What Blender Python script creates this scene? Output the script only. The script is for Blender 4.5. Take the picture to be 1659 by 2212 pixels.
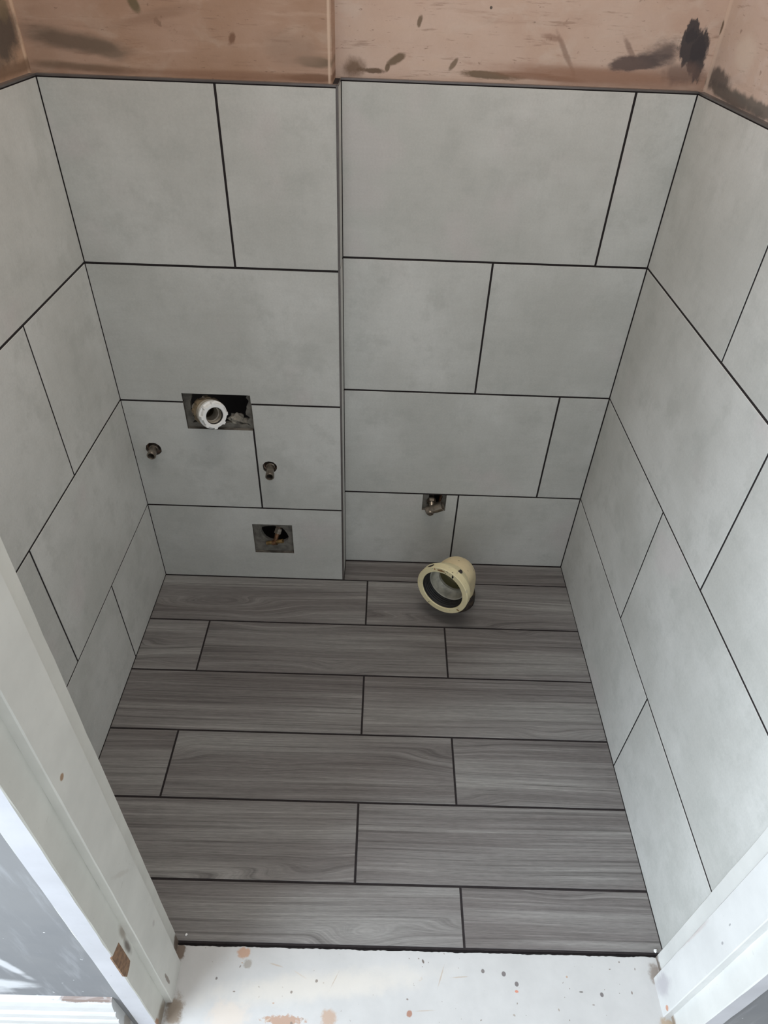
import bpy, bmesh, math, random
from mathutils import Vector, Matrix
from mathutils.geometry import tessellate_polygon

random.seed(7)
SC = bpy.context.scene
COL = SC.collection
for o in list(bpy.data.objects):
    bpy.data.objects.remove(o)

# ---------------------------------------------------------------- camera
cam_d = bpy.data.cameras.new('camera')
cam_d.sensor_fit = 'HORIZONTAL'
cam_d.sensor_width = 36.0
cam_d.lens = 36.0 * 1433.47 / 1659.0
cam_d.clip_start = 0.01
cam = bpy.data.objects.new('camera', cam_d)
COL.objects.link(cam)
_r = Vector((0.99941962, 0.01325273, 0.03138119))
_u = Vector((-0.03245456, 0.65032511, 0.75896242))
_f = Vector((0.01034965, 0.75954040, -0.65037779))
m = Matrix((_r, _u, -_f)).transposed().to_4x4()
m.translation = Vector((0.57612229, -1.26958077, 1.33817482))
cam.matrix_world = m
SC.camera = cam

# ---------------------------------------------------------------- light
world = bpy.data.worlds.new('sky')
SC.world = world
world.use_nodes = True
bg = world.node_tree.nodes['Background']
bg.inputs[0].default_value = (0.90, 0.95, 1.0, 1)
bg.inputs[1].default_value = 0.87


def area(name, loc, target, sx, sy, power, color):
    d = bpy.data.lights.new(name, 'AREA')
    d.shape = 'RECTANGLE'
    d.size, d.size_y, d.energy, d.color = sx, sy, power, color
    o = bpy.data.objects.new(name, d)
    COL.objects.link(o)
    o.location = loc
    o.rotation_euler = (Vector(target) - Vector(loc)).to_track_quat('-Z', 'Y').to_euler()
    return o


area('hall_window_daylight', (-1.18, -1.92, 1.92), (0.75, -0.90, 0.55), 1.5, 1.2, 122, (0.78, 0.89, 1.0))
area('ceiling_lamp_light', (0.55, -0.42, 2.36), (0.55, -0.42, 0.0), 0.80, 0.60, 11.5, (1.0, 0.97, 0.91))

vs = SC.view_settings
vs.view_transform = 'Standard'
vs.look = 'None'
vs.gamma = 1.0
vs.exposure = 0.0
vs.use_curve_mapping = False


# ---------------------------------------------------------------- helpers
def lin(c):
    out = []
    for v in c[:3]:
        v = v / 255.0
        out.append(v / 12.92 if v <= 0.04045 else ((v + 0.055) / 1.055) ** 2.4)
    return (out[0], out[1], out[2], 1.0)


def link(name, bm_or_me, mat=None, parent=None, loc=(0, 0, 0), smooth=False):
    if isinstance(bm_or_me, bmesh.types.BMesh):
        bmesh.ops.recalc_face_normals(bm_or_me, faces=bm_or_me.faces)
        me = bpy.data.meshes.new(name)
        bm_or_me.to_mesh(me)
        bm_or_me.free()
    else:
        me = bm_or_me
    if smooth:
        for p in me.polygons:
            p.use_smooth = True
    o = bpy.data.objects.new(name, me)
    if mat:
        me.materials.append(mat)
    COL.objects.link(o)
    o.location = loc
    if parent:
        o.parent = parent
    return o


def tag(o, label, category=None, kind=None, group=None):
    o['label'] = label
    if category:
        o['category'] = category
    if kind:
        o['kind'] = kind
    if group:
        o['group'] = group
    return o


def thing(name, label, category, loc, group=None):
    o = bpy.data.objects.new(name, None)
    o.empty_display_size = 0.03
    COL.objects.link(o)
    o.location = loc
    return tag(o, label, category, None, group)


def smooth_by_angle(o, deg=35):
    me = o.data
    for p in me.polygons:
        p.use_smooth = True
    bm = bmesh.new()
    bm.from_mesh(me)
    for e in bm.edges:
        if len(e.link_faces) == 2 and e.calc_face_angle(0) > math.radians(deg):
            e.smooth = False
    bm.to_mesh(me)
    bm.free()
    return o


def add_box(bm, lo, hi):
    x0, y0, z0 = lo
    x1, y1, z1 = hi
    v = [bm.verts.new(p) for p in ((x0, y0, z0), (x1, y0, z0), (x1, y1, z0), (x0, y1, z0), (x0, y0, z1), (x1, y0, z1), (x1, y1, z1), (x0, y1, z1))]
    for f in ((0, 3, 2, 1), (4, 5, 6, 7), (0, 1, 5, 4), (1, 2, 6, 5), (2, 3, 7, 6), (3, 0, 4, 7)):
        bm.faces.new([v[i] for i in f])
    return v


def box(lo, hi):
    bm = bmesh.new()
    add_box(bm, lo, hi)
    return bm


class Frame:
    """A flat frame: origin, u along, v up, n towards the room."""
    def __init__(s, o, u, v, n):
        s.o, s.u, s.v, s.n = Vector(o), Vector(u), Vector(v), Vector(n)

    def p(s, a, b, c=0.0):
        return s.o + s.u * a + s.v * b + s.n * c


def slab(fr, outer, holes, c0, c1, bm=None):
    """Polygon with holes in a frame, from depth c0 to c1 along n."""
    bm = bm or bmesh.new()
    loops = [outer] + list(holes)
    pts = [q for lp in loops for q in lp]
    tris = tessellate_polygon([[Vector((a, b, 0)) for a, b in lp] for lp in loops])
    A = [bm.verts.new(fr.p(a, b, c0)) for a, b in pts]
    B = [bm.verts.new(fr.p(a, b, c1)) for a, b in pts]
    for t in tris:
        for L in (A, B):
            try:
                bm.faces.new([L[i] for i in t])
            except ValueError:
                pass
    k = 0
    for lp in loops:
        n = len(lp)
        for i in range(n):
            j = (i + 1) % n
            bm.faces.new((A[k + i], A[k + j], B[k + j], B[k + i]))
        k += n
    return bm


def rect(a0, a1, b0, b1):
    return [(a0, b0), (a1, b0), (a1, b1), (a0, b1)]


def ring_pts(ca, cb, ra, rb, n=28, jit=0.0, seed=0, ph=0.0):
    R = random.Random(seed)
    return [(ca + math.cos(ph + 2 * math.pi * i / n) * ra * (1 + R.uniform(-jit, jit)), cb + math.sin(ph + 2 * math.pi * i / n) * rb * (1 + R.uniform(-jit, jit))) for i in range(n)]


def chamfer_tile(fr, a0, a1, b0, b1, c0, c1, ch=0.0004):
    """A tile with an eased front edge, around its own centre. Returns bm, centre."""
    cen = fr.p((a0 + a1) / 2, (b0 + b1) / 2, (c0 + c1) / 2)
    bm = bmesh.new()
    def q(A0, A1, B0, B1, c):
        return [bm.verts.new(fr.p(a, b, c) - cen) for a, b in rect(A0, A1, B0, B1)]
    L0 = q(a0, a1, b0, b1, c0)
    L1 = q(a0, a1, b0, b1, c1 - ch)
    L2 = q(a0 + ch, a1 - ch, b0 + ch, b1 - ch, c1)
    bm.faces.new(L0)
    bm.faces.new(L2)
    for P, Q in ((L0, L1), (L1, L2)):
        for i in range(4):
            j = (i + 1) % 4
            bm.faces.new((P[i], P[j], Q[j], Q[i]))
    return bm, cen


def lathe(profile, org, axis, n=40, close=False, ref=(0, 0, 1), rfun=None):
    """Profile [(s, r)] turned about axis through org. s runs along axis."""
    org, ax = Vector(org), Vector(axis).normalized()
    e1 = ax.cross(Vector(ref))
    if e1.length < 1e-4:
        e1 = ax.cross(Vector((1, 0, 0)))
    e1.normalize()
    e2 = ax.cross(e1)
    bm = bmesh.new()
    rings = []
    for s, r in profile:
        ring = []
        for i in range(n):
            t = 2 * math.pi * i / n
            rr = r if rfun is None else rfun(s, r, t)
            ring.append(bm.verts.new(org + ax * s + (e1 * math.cos(t) + e2 * math.sin(t)) * rr))
        rings.append(ring)
    pairs = list(zip(rings, rings[1:]))
    if close:
        pairs.append((rings[-1], rings[0]))
    for A, B in pairs:
        for i in range(n):
            j = (i + 1) % n
            bm.faces.new((A[i], A[j], B[j], B[i]))
    return bm


def sweep(path, radii, n=32, bm=None, cap=False):
    bm = bm or bmesh.new()
    path = [Vector(p) for p in path]
    tang = []
    for i in range(len(path)):
        a = path[max(i - 1, 0)]
        b = path[min(i + 1, len(path) - 1)]
        tang.append((b - a).normalized())
    e = tang[0].cross(Vector((0.3, 0.2, 0.9)))
    if e.length < 0.1:
        e = tang[0].cross(Vector((1, 0, 0)))
    e.normalize()
    rings = []
    for p, t, r in zip(path, tang, radii):
        e = (e - t * e.dot(t)).normalized()
        g = t.cross(e)
        rings.append([bm.verts.new(p + (e * math.cos(2 * math.pi * i / n) + g * math.sin(2 * math.pi * i / n)) * r) for i in range(n)])
    for A, B in zip(rings, rings[1:]):
        for i in range(n):
            j = (i + 1) % n
            bm.faces.new((A[i], A[j], B[j], B[i]))
    if cap:
        bm.faces.new(rings[0])
        bm.faces.new(rings[-1])
    return bm


# ---------------------------------------------------------------- materials
class NT:
    def __init__(s, name, rough=0.6, metallic=0.0, spec=0.5):
        s.mat = bpy.data.materials.new(name)
        s.mat.use_nodes = True
        s.nt = s.mat.node_tree
        s.b = s.nt.nodes['Principled BSDF']
        s.b.inputs['Roughness'].default_value = rough
        s.b.inputs['Metallic'].default_value = metallic
        s.b.inputs['Specular IOR Level'].default_value = spec
        s.tc = s.nt.nodes.new('ShaderNodeTexCoord')

    def n(s, t, **kw):
        nd = s.nt.nodes.new(t)
        for k, v in kw.items():
            setattr(nd, k, v)
        return nd

    def l(s, a, b):
        s.nt.links.new(a, b)

    def set(s, sock, v):
        if isinstance(v, bpy.types.NodeSocket):
            s.l(v, sock)
        else:
            sock.default_value = v

    def math(s, op, a, b=0.0, clamp=False):
        nd = s.n('ShaderNodeMath', operation=op, use_clamp=clamp)
        s.set(nd.inputs[0], a)
        s.set(nd.inputs[1], b)
        return nd.outputs[0]

    def noise(s, vec, scale, detail=4, rough=0.55, dist=0.0):
        nd = s.n('ShaderNodeTexNoise')
        s.l(vec, nd.inputs['Vector'])
        nd.inputs['Scale'].default_value = scale
        nd.inputs['Detail'].default_value = detail
        nd.inputs['Roughness'].default_value = rough
        nd.inputs['Distortion'].default_value = dist
        return nd.outputs['Fac']

    def mapping(s, vec, scale=(1, 1, 1), loc=(0, 0, 0), rot=(0, 0, 0), typ='POINT'):
        nd = s.n('ShaderNodeMapping', vector_type=typ)
        s.l(vec, nd.inputs['Vector'])
        nd.inputs['Location'].default_value = loc
        nd.inputs['Rotation'].default_value = rot
        nd.inputs['Scale'].default_value = scale
        return nd.outputs[0]

    def rng(s, v, a, b, c=0.0, d=1.0):
        nd = s.n('ShaderNodeMapRange')
        nd.interpolation_type = 'SMOOTHSTEP'
        s.set(nd.inputs[0], v)
        for i, x in enumerate((a, b, c, d)):
            nd.inputs[i + 1].default_value = x
        return nd.outputs[0]

    def mix(s, f, a, b):
        nd = s.n('ShaderNodeMix', data_type='RGBA')
        s.set(nd.inputs[0], f)
        s.set(nd.inputs[6], a)
        s.set(nd.inputs[7], b)
        return nd.outputs[2]

    def ramp(s, f, stops):
        nd = s.n('ShaderNodeValToRGB')
        s.l(f, nd.inputs[0])
        els = nd.color_ramp.elements
        while len(els) < len(stops):
            els.new(0.5)
        for e, (p, c) in zip(els, stops):
            e.position = p
            e.color = c
        return nd.outputs[0]

    def shifted(s, amount=7.0):
        """Object coordinates moved by a random amount for each object."""
        oi = s.n('ShaderNodeObjectInfo')
        v = s.n('ShaderNodeVectorMath', operation='ADD')
        c = s.n('ShaderNodeCombineXYZ')
        a = s.math('MULTIPLY', oi.outputs['Random'], amount)
        b = s.math('MULTIPLY', oi.outputs['Random'], amount * 2.7)
        s.l(a, c.inputs[0])
        s.l(b, c.inputs[1])
        s.l(a, c.inputs[2])
        s.l(s.tc.outputs['Object'], v.inputs[0])
        s.l(c.outputs[0], v.inputs[1])
        return v.outputs[0], oi.outputs['Random']

    def bump(s, h, strength=0.2, dist=0.001):
        nd = s.n('ShaderNodeBump')
        nd.inputs['Strength'].default_value = strength
        nd.inputs['Distance'].default_value = dist
        s.l(h, nd.inputs['Height'])
        s.l(nd.outputs[0], s.b.inputs['Normal'])

    def color(s, c):
        s.set(s.b.inputs['Base Color'], c)

    def stain(s, c, r, ang=0.0, axis=1, amp=0.6, nscale=40.0, soft=0.25, nvec=None, strength=1.0, detail=5):
        """Mask of a smear with its own outline: an ellipse frayed by noise. axis = the flat axis."""
        p = s.tc.outputs['Object']
        rot = [0, 0, 0]
        rot[axis] = ang
        sc = list(r)
        sc[axis] = 1000.0
        q = s.mapping(p, scale=sc, loc=c, rot=rot, typ='TEXTURE')
        ln = s.n('ShaderNodeVectorMath', operation='LENGTH')
        s.l(q, ln.inputs[0])
        nz = s.noise(nvec or p, nscale, detail, 0.65)
        d = s.math('ADD', ln.outputs['Value'], s.math('MULTIPLY', s.math('SUBTRACT', nz, 0.5), amp * 2))
        return s.math('MULTIPLY', s.rng(d, 1 - soft, 1 + soft, 1.0, 0.0), strength)

    def polymask(s, poly, axes, blur=0.0):
        return None


def grout_material():
    k = NT('dark_grout', 0.9, spec=0.2)
    nz = k.noise(k.tc.outputs['Object'], 60, 5)
    k.color(k.mix(nz, lin((30, 26, 27)), lin((50, 45, 45))))
    return k.mat


def tile_material():
    k = NT('pale_grey_cement_tile', 0.5, spec=0.35)
    v, rnd = k.shifted(9)
    big = k.noise(v, 3.2, 4, 0.6)
    mid = k.noise(v, 14, 6, 0.7)
    # fine brushed streaks in two directions
    st1 = k.noise(k.mapping(v, (14, 14, 90)), 1.0, 3, 0.6)
    st2 = k.noise(k.mapping(v, (70, 70, 16)), 1.0, 3, 0.6)
    fine = k.noise(v, 260, 4, 0.75)
    base = k.mix(k.rng(big, 0.35, 0.68), lin((183, 183, 178)), lin((199, 199, 195)))
    base = k.mix(k.math('MULTIPLY', k.rng(mid, 0.48, 0.66), 0.45), base, lin((172, 173, 168)))
    pink = k.rng(k.noise(v, 5.5, 3, 0.5), 0.58, 0.72)
    base = k.mix(k.math('MULTIPLY', pink, 0.35), base, lin((196, 187, 186)))
    s = k.math('ADD', k.math('MULTIPLY', k.math('SUBTRACT', st1, 0.5), 0.10), k.math('MULTIPLY', k.math('SUBTRACT', st2, 0.5), 0.07))
    s = k.math('ADD', s, k.math('MULTIPLY', k.math('SUBTRACT', fine, 0.5), 0.26))
    hsv = k.n('ShaderNodeHueSaturation')
    k.l(base, hsv.inputs['Color'])
    k.l(k.math('ADD', 1.0, s), hsv.inputs['Value'])
    k.color(hsv.outputs[0])
    k.l(k.rng(mid, 0.3, 0.7, 0.42, 0.58), k.b.inputs['Roughness'])
    k.bump(fine, 0.08, 0.0006)
    return k.mat


def plank_material():
    k = NT('grey_wood_effect_tile', 0.48, spec=0.4)
    v, rnd = k.shifted(11)
    # slow wander of the grain lines along the board, strong only in a few places (cathedral arches)
    sep = k.n('ShaderNodeSeparateXYZ')
    k.l(v, sep.inputs[0])
    wob = k.noise(k.mapping(v, (1.3, 5, 1)), 1.0, 1, 0.4)
    arch = k.noise(k.mapping(v, (1.9, 8, 1)), 1.0, 1, 0.4)
    sel = k.rng(k.noise(k.mapping(v, (2.2, 8, 1), (4, 9, 0)), 1.0, 1, 0.4), 0.56, 0.72)
    yy = k.math('ADD', sep.outputs[1], k.math('MULTIPLY', wob, 0.028))
    yy = k.math('ADD', yy, k.math('MULTIPLY', k.math('MULTIPLY', arch, sel), 0.05))

    def streak(sx, sy, det, ro, off):
        cb = k.n('ShaderNodeCombineXYZ')
        k.l(k.math('MULTIPLY', sep.outputs[0], sx), cb.inputs[0])
        k.l(k.math('MULTIPLY', yy, sy), cb.inputs[1])
        cb.inputs[2].default_value = off
        return k.noise(cb.outputs[0], 1.0, det, ro)
    band = streak(0.9, 42, 2, 0.5, 0.0)
    line = streak(1.6, 150, 3, 0.6, 3.0)
    thin = streak(5.0, 420, 3, 0.65, 6.0)
    fib = k.noise(k.mapping(v, (40, 900, 1)), 1.0, 3, 0.75)
    blot = k.noise(k.mapping(v, (1.2, 10, 1)), 1.0, 2, 0.5)
    base = k.ramp(blot, [(0.34, lin((98, 93, 91))), (0.5, lin((109, 105, 103))), (0.68, lin((128, 126, 123)))])
    base = k.mix(k.math('MULTIPLY', k.rng(band, 0.50, 0.72), 0.45), base, lin((146, 144, 140)))
    base = k.mix(k.math('MULTIPLY', k.rng(band, 0.46, 0.28), 0.35), base, lin((80, 75, 74)))
    base = k.mix(k.math('MULTIPLY', k.rng(line, 0.48, 0.30), 0.62), base, lin((70, 66, 65)))
    base = k.mix(k.math('MULTIPLY', k.rng(line, 0.54, 0.72), 0.35), base, lin((156, 154, 150)))
    sv = k.math('MULTIPLY', k.math('SUBTRACT', fib, 0.5), 1.05)
    sv = k.math('ADD', sv, k.math('MULTIPLY', k.math('SUBTRACT', thin, 0.5), 1.05))
    sv = k.math('ADD', sv, k.math('MULTIPLY', k.math('SUBTRACT', rnd, 0.5), 0.10))
    hsv = k.n('ShaderNodeHueSaturation')
    k.l(base, hsv.inputs['Color'])
    k.l(k.math('ADD', 1.0, sv), hsv.inputs['Value'])
    k.color(hsv.outputs[0])
    k.bump(fib, 0.15, 0.0006)
    return k.mat


def plain(name, c, rough=0.6, metallic=0.0, var=0.12, nscale=30, bump=0.0, c2=None):
    k = NT(name, rough, metallic)
    nz = k.noise(k.tc.outputs['Object'], nscale, 5, 0.6)
    a = lin(c)
    if c2 is None:
        b = tuple(min(1, x * (1 - var)) for x in a[:3]) + (1,)
    else:
        b = lin(c2)
    k.color(k.mix(k.rng(nz, 0.35, 0.65), a, b))
    if bump:
        k.bump(nz, bump, 0.002)
    return k.mat


def plaster_material(name, stains, tint=(188, 158, 138), tint2=(176, 142, 118)):
    """Pink skimmed plaster. stains: (centre, radii, angle, axis, colour, amp, nscale, soft, strength, streak)."""
    k = NT(name, 0.75, spec=0.25)
    p = k.tc.outputs['Object']
    big = k.noise(p, 5.0, 4, 0.6)
    sw = k.noise(k.mapping(p, (5, 5, 34)), 1.0, 5, 0.65, 0.6)
    fine = k.noise(p, 150, 4, 0.7)
    c = k.mix(k.rng(big, 0.36, 0.64), lin(tint), lin(tint2))
    c = k.mix(k.math('MULTIPLY', k.rng(sw, 0.48, 0.7), 0.4), c, lin((194, 170, 152)))
    c = k.mix(k.math('MULTIPLY', k.rng(sw, 0.44, 0.26), 0.45), c, lin((150, 122, 104)))
    pale = k.noise(k.mapping(p, (1, 1, 1.6), (7, 3, 5)), 11, 5, 0.6, 0.8)
    c = k.mix(k.math('MULTIPLY', k.rng(pale, 0.50, 0.70), 0.55), c, lin(tuple(min(255, int(x * 0.93 + 18)) for x in tint[:1]) + tuple(int(x * 0.93 + 22) for x in tint[1:])))
    hs = k.noise(k.mapping(p, (16, 16, 150)), 1.0, 4, 0.65)
    c = k.mix(k.math('MULTIPLY', k.rng(hs, 0.58, 0.72), 0.45), c, lin((128, 102, 86)))
    scr = k.noise(k.mapping(p, (60, 60, 260), (1, 2, 3), (0.1, 0.35, 0.2)), 1.0, 3, 0.6)
    c = k.mix(k.math('MULTIPLY', k.rng(scr, 0.66, 0.74), 0.6), c, lin((112, 90, 76)))
    spk = k.rng(k.noise(p, 55, 3, 0.5), 0.69, 0.76)
    c = k.mix(k.math('MULTIPLY', spk, 0.5), c, lin((110, 84, 68)))
    sv = k.mapping(p, (3, 3, 3))
    for (cc, rr, ang, axis, colr, amp, ns, soft, st, streak) in stains:
        if streak:
            sc = [1.0, 1.0, 1.0]
            sc[streak[0]] = streak[1]
            nv = k.mapping(p, sc, rot=streak[2] if len(streak) > 2 else (0, 0, 0))
        else:
            nv = None
        mk = k.stain(cc, rr, ang, axis, amp, ns, soft, nv, st)
        c = k.mix(mk, c, lin(colr))
    hsv = k.n('ShaderNodeHueSaturation')
    k.l(c, hsv.inputs['Color'])
    k.l(k.math('ADD', 0.95, k.math('MULTIPLY', fine, 0.1)), hsv.inputs['Value'])
    k.color(hsv.outputs[0])
    k.bump(k.math('ADD', fine, k.math('MULTIPLY', sw, 2.0)), 0.12, 0.002)
    return k.mat


def paint_material(name, col, chips=(), dirt=(), rough=0.5, speck=0.0, mottle=0.06):
    """Old gloss paint. chips and dirt: (centre, radii, angle, axis, colour, amp, nscale, soft, strength)."""
    k = NT(name, rough, spec=0.4)
    p = k.tc.outputs['Object']
    nz = k.noise(p, 9, 5, 0.6)
    brush = k.noise(k.mapping(p, (90, 90, 6)), 1.0, 3, 0.6)
    a = lin(col)
    b = tuple(x * (1 - mottle * 2) for x in a[:3]) + (1,)
    c = k.mix(k.rng(nz, 0.3, 0.7), a, b)
    if speck:
        sp = k.rng(k.noise(p, 130, 2, 0.5), 0.725, 0.755)
        c = k.mix(k.math('MULTIPLY', sp, speck), c, lin((120, 108, 98)))
        sp2 = k.rng(k.noise(k.mapping(p, (1, 1, 1), (3, 5, 1)), 60, 3, 0.6), 0.70, 0.74)
        c = k.mix(k.math('MULTIPLY', sp2, speck * 0.5), c, lin((176, 160, 146)))
    for (cc, rr, ang, axis, colr, amp, ns, soft, st) in list(dirt) + list(chips):
        mk = k.stain(cc, rr, ang, axis, amp, ns, soft, None, st)
        c = k.mix(mk, c, lin(colr))
    k.color(c)
    k.bump(k.math('ADD', brush, k.noise(p, 70, 3, 0.5)), 0.12, 0.0012)
    return k.mat


M = {}
M['grout'] = grout_material()
M['tile'] = tile_material()
M['plank'] = plank_material()
M['trim'] = plain('anodised_grey_trim', (112, 106, 104), 0.38, 0.55, 0.2, 20)
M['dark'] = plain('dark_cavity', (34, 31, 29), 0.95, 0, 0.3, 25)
M['tile_body'] = plain('dirty_cut_tile_edge', (104, 98, 90), 0.9, 0, 0.55, 60)
M['board'] = plain('grey_wall_board', (118, 114, 106), 0.9, 0, 0.45, 45, 0.4)
M['render'] = plain('room_plaster', (188, 158, 138), 0.85)
M['white_ceiling'] = plain('white_ceiling_paint', (225, 224, 220), 0.9)
M['concrete'] = plain('subfloor', (120, 116, 110), 0.9)

# ---------------------------------------------------------------- room numbers (metres)
Z = [0.0, 0.2509, 0.5527, 0.8557, 1.157]       # tile courses
W = 1.1068                                      # right tile face
D = 0.0776                                      # alcove tile face
XB = 0.4900                                     # boxing corner
T = 0.010                                       # tile and adhesive
YF = -0.8830                                    # front of the tiled floor
H = 2.40
G = 0.0021                                      # half a joint
ROWY = [0.0743, -0.0010, -0.1577, -0.3137, -0.4712, -0.6245, -0.7791, YF + 0.004]

# ---------------------------------------------------------------- walls
FB = Frame((0, 0, 0), (1, 0, 0), (0, 0, 1), (0, -1, 0))            # boxing front, tile face at depth 0
FA = Frame((0, D, 0), (1, 0, 0), (0, 0, 1), (0, -1, 0))            # alcove
FL = Frame((0, 0, 0), (0, 1, 0), (0, 0, 1), (1, 0, 0))             # left
FR = Frame((W, 0, 0), (0, 1, 0), (0, 0, 1), (-1, 0, 0))            # right
FF = Frame((0, 0, 0), (1, 0, 0), (0, 1, 0), (0, 0, 1))             # floor
FX = Frame((XB, 0, 0), (0, 1, 0), (0, 0, 1), (1, 0, 0))            # return of the boxing

DK = (74, 68, 64)
CH = (66, 62, 64)
OL = (104, 88, 70)
BR = (112, 86, 68)
# plaster smears on the boxing front (x, z on plane y = .010)
stain_box = [
    ((0.060, T, 1.207), (0.075, 1, 0.013), 0.12, 1, (100, 86, 74), 0.75, 30, 0.5, 0.85, (0, 0.3)),
    ((0.115, T, 1.196), (0.030, 1, 0.010), 0.3, 1, (112, 96, 82), 0.8, 30, 0.5, 0.7, (0, 0.3)),
    ((0.085, T, 1.1705), (0.075, 1, 0.006), 0.03, 1, (112, 92, 76), 0.8, 34, 0.5, 0.8, (0, 0.25)),
    ((0.176, T, 1.256), (0.008, 1, 0.012), -0.5, 1, (92, 84, 60), 0.5, 60, 0.3, 0.8, None),
    ((0.190, T, 1.238), (0.060, 1, 0.008), -0.2, 1, (140, 112, 94), 0.9, 30, 0.5, 0.55, (0, 0.3)),
    ((0.455, T, 1.190), (0.030, 1, 0.007), 0.05, 1, (104, 90, 74), 0.8, 45, 0.4, 0.8, (0, 0.25)),
    ((0.415, T, 1.205), (0.045, 1, 0.022), 0.2, 1, (150, 126, 110), 0.8, 22, 0.5, 0.6, (0, 0.4)),
    ((0.450, T, 1.168), (0.045, 1, 0.005), 0.0, 1, (104, 76, 58), 0.8, 40, 0.5, 0.8, (0, 0.3)),
    ((0.300, T, 1.168), (0.16, 1, 0.0055), 0.0, 1, (136, 104, 84), 0.8, 30, 0.6, 0.7, (0, 0.2)),
    ((0.322, T, 1.216), (0.005, 1, 0.008), 0.5, 1, (110, 80, 62), 0.8, 80, 0.4, 0.8, None),
]
stain_box.append(((0.4755, T, 1.30), (0.0022, 1, 0.30), 0, 1, (204, 180, 160), 0.5, 20, 0.5, 0.8, None))
stain_alc = [
    ((0.585, D + T, 1.190), (0.016, 1, 0.006), -0.5, 1, OL, 0.6, 60, 0.3, 0.9, (0, 0.5)),
    ((0.569, D + T, 1.177), (0.004, 1, 0.006), 0.2, 1, OL, 0.5, 70, 0.3, 0.9, None),
    ((0.545, D + T, 1.172), (0.022, 1, 0.004), 0.0, 1, (96, 78, 62), 0.9, 60, 0.3, 0.9, None),
    ((0.511, D + T, 1.176), (0.018, 1, 0.012), 0.0, 1, (104, 82, 64), 0.8, 40, 0.5, 0.85, None),
    ((0.620, D + T, 1.243), (0.004, 1, 0.008), 0.3, 1, OL, 0.6, 90, 0.3, 0.85, None),
    ((0.682, D + T, 1.186), (0.010, 1, 0.004), -0.9, 1, OL, 0.6, 70, 0.3, 0.8, None),
    ((0.745, D + T, 1.172), (0.050, 1, 0.0055), 0.04, 1, (106, 90, 72), 0.9, 60, 0.3, 0.9, (0, 0.35)),
    ((0.838, D + T, 1.172), (0.07, 1, 0.004), 0.05, 1, (128, 98, 80), 0.9, 40, 0.5, 0.7, (0, 0.2)),
    ((0.868, D + T, 1.208), (0.004, 1, 0.034), -0.6, 1, (126, 100, 86), 0.9, 60, 0.5, 0.6, None),
    ((0.840, D + T, 1.228), (0.016, 1, 0.004), 0.2, 1, (132, 104, 90), 0.9, 50, 0.5, 0.55, None),
    ((0.975, D + T, 1.216), (0.004, 1, 0.022), -0.7, 1, (120, 98, 88), 0.9, 60, 0.5, 0.6, None),
    ((0.96, D + T, 1.176), (0.17, 1, 0.014), 0.02, 1, (140, 104, 84), 0.8, 24, 0.7, 0.8, (0, 0.2)),
    ((0.995, D + T, 1.198), (0.045, 1, 0.011), -0.12, 1, (98, 84, 80), 0.9, 70, 0.3, 0.95, (0, 0.35)),
    ((1.030, D + T, 1.210), (0.028, 1, 0.016), -0.3, 1, (92, 82, 80), 0.9, 60, 0.5, 0.85, (0, 0.5)),
    ((1.078, D + T, 1.222), (0.024, 1, 0.026), 0.0, 1, CH, 0.75, 110, 0.12, 0.96, (2, 0.35)),
    ((1.072, D + T, 1.244), (0.011, 1, 0.018), -0.15, 1, CH, 0.75, 120, 0.12, 0.96, (2, 0.35)),
    ((1.092, D + T, 1.205), (0.014, 1, 0.030), -0.15, 1, CH, 0.8, 100, 0.15, 0.95, (2, 0.4)),
    ((1.075, D + T, 1.185), (0.035, 1, 0.014), 0.0, 1, (112, 92, 84), 0.8, 45, 0.5, 0.7, (2, 0.4)),
    ((0.735, D + T, 1.2642), (0.0022, 1, 0.0022), 0.0, 1, DK, 0.1, 60, 0.2, 0.9, None),
]
stain_right = [
    ((W + T, -0.02, 1.170), (1, 0.13, 0.010), 0.05, 0, (98, 90, 84), 0.9, 42, 0.4, 0.95, (1, 0.6)),
    ((W + T, 0.035, 1.186), (1, 0.050, 0.012), 0.05, 0, (92, 84, 80), 0.9, 50, 0.4, 0.9, (2, 0.4)),
    ((W + T, -0.16, 1.170), (1, 0.12, 0.008), 0.05, 0, (104, 98, 92), 0.9, 42, 0.4, 0.9, (2, 0.4)),
    ((W + T, 0.078, 1.30), (1, 0.008, 0.30), 0, 0, (212, 192, 176), 0.5, 20, 0.5, 0.7, None),
    ((W + T, 0.086, 1.250), (1, 0.006, 0.009), 0.0, 0, (104, 88, 74), 0.5, 60, 0.3, 0.9, None),
    ((W + T, -0.03, 1.230), (1, 0.035, 0.02), 0.2, 0, (206, 190, 176), 0.9, 26, 0.5, 0.7, (1, 0.3)),
]
stain_left = [
    ((-T, 0.002, 1.30), (1, 0.005, 0.30), 0, 0, (206, 180, 156), 0.5, 20, 0.5, 0.7, None),
    ((-T, -0.055, 1.215), (1, 0.060, 0.032), 0.3, 0, (84, 74, 66), 0.6, 34, 0.4, 0.95, None),
    ((-T, -0.035, 1.252), (1, 0.02, 0.02), 0.3, 0, (112, 98, 78), 0.7, 44, 0.4, 0.8, None),
    ((-T, -0.05, 1.172), (1, 0.2, 0.008), 0.0, 0, (112, 88, 70), 0.8, 30, 0.5, 0.8, (1, 0.3)),
]
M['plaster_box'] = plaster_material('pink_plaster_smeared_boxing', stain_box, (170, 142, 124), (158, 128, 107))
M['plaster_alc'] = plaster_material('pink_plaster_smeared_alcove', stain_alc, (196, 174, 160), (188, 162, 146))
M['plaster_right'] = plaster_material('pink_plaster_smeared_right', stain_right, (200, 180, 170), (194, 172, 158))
M['plaster_left'] = plaster_material('pink_plaster_smeared_left', stain_left, (178, 148, 126), (164, 134, 110))


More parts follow.
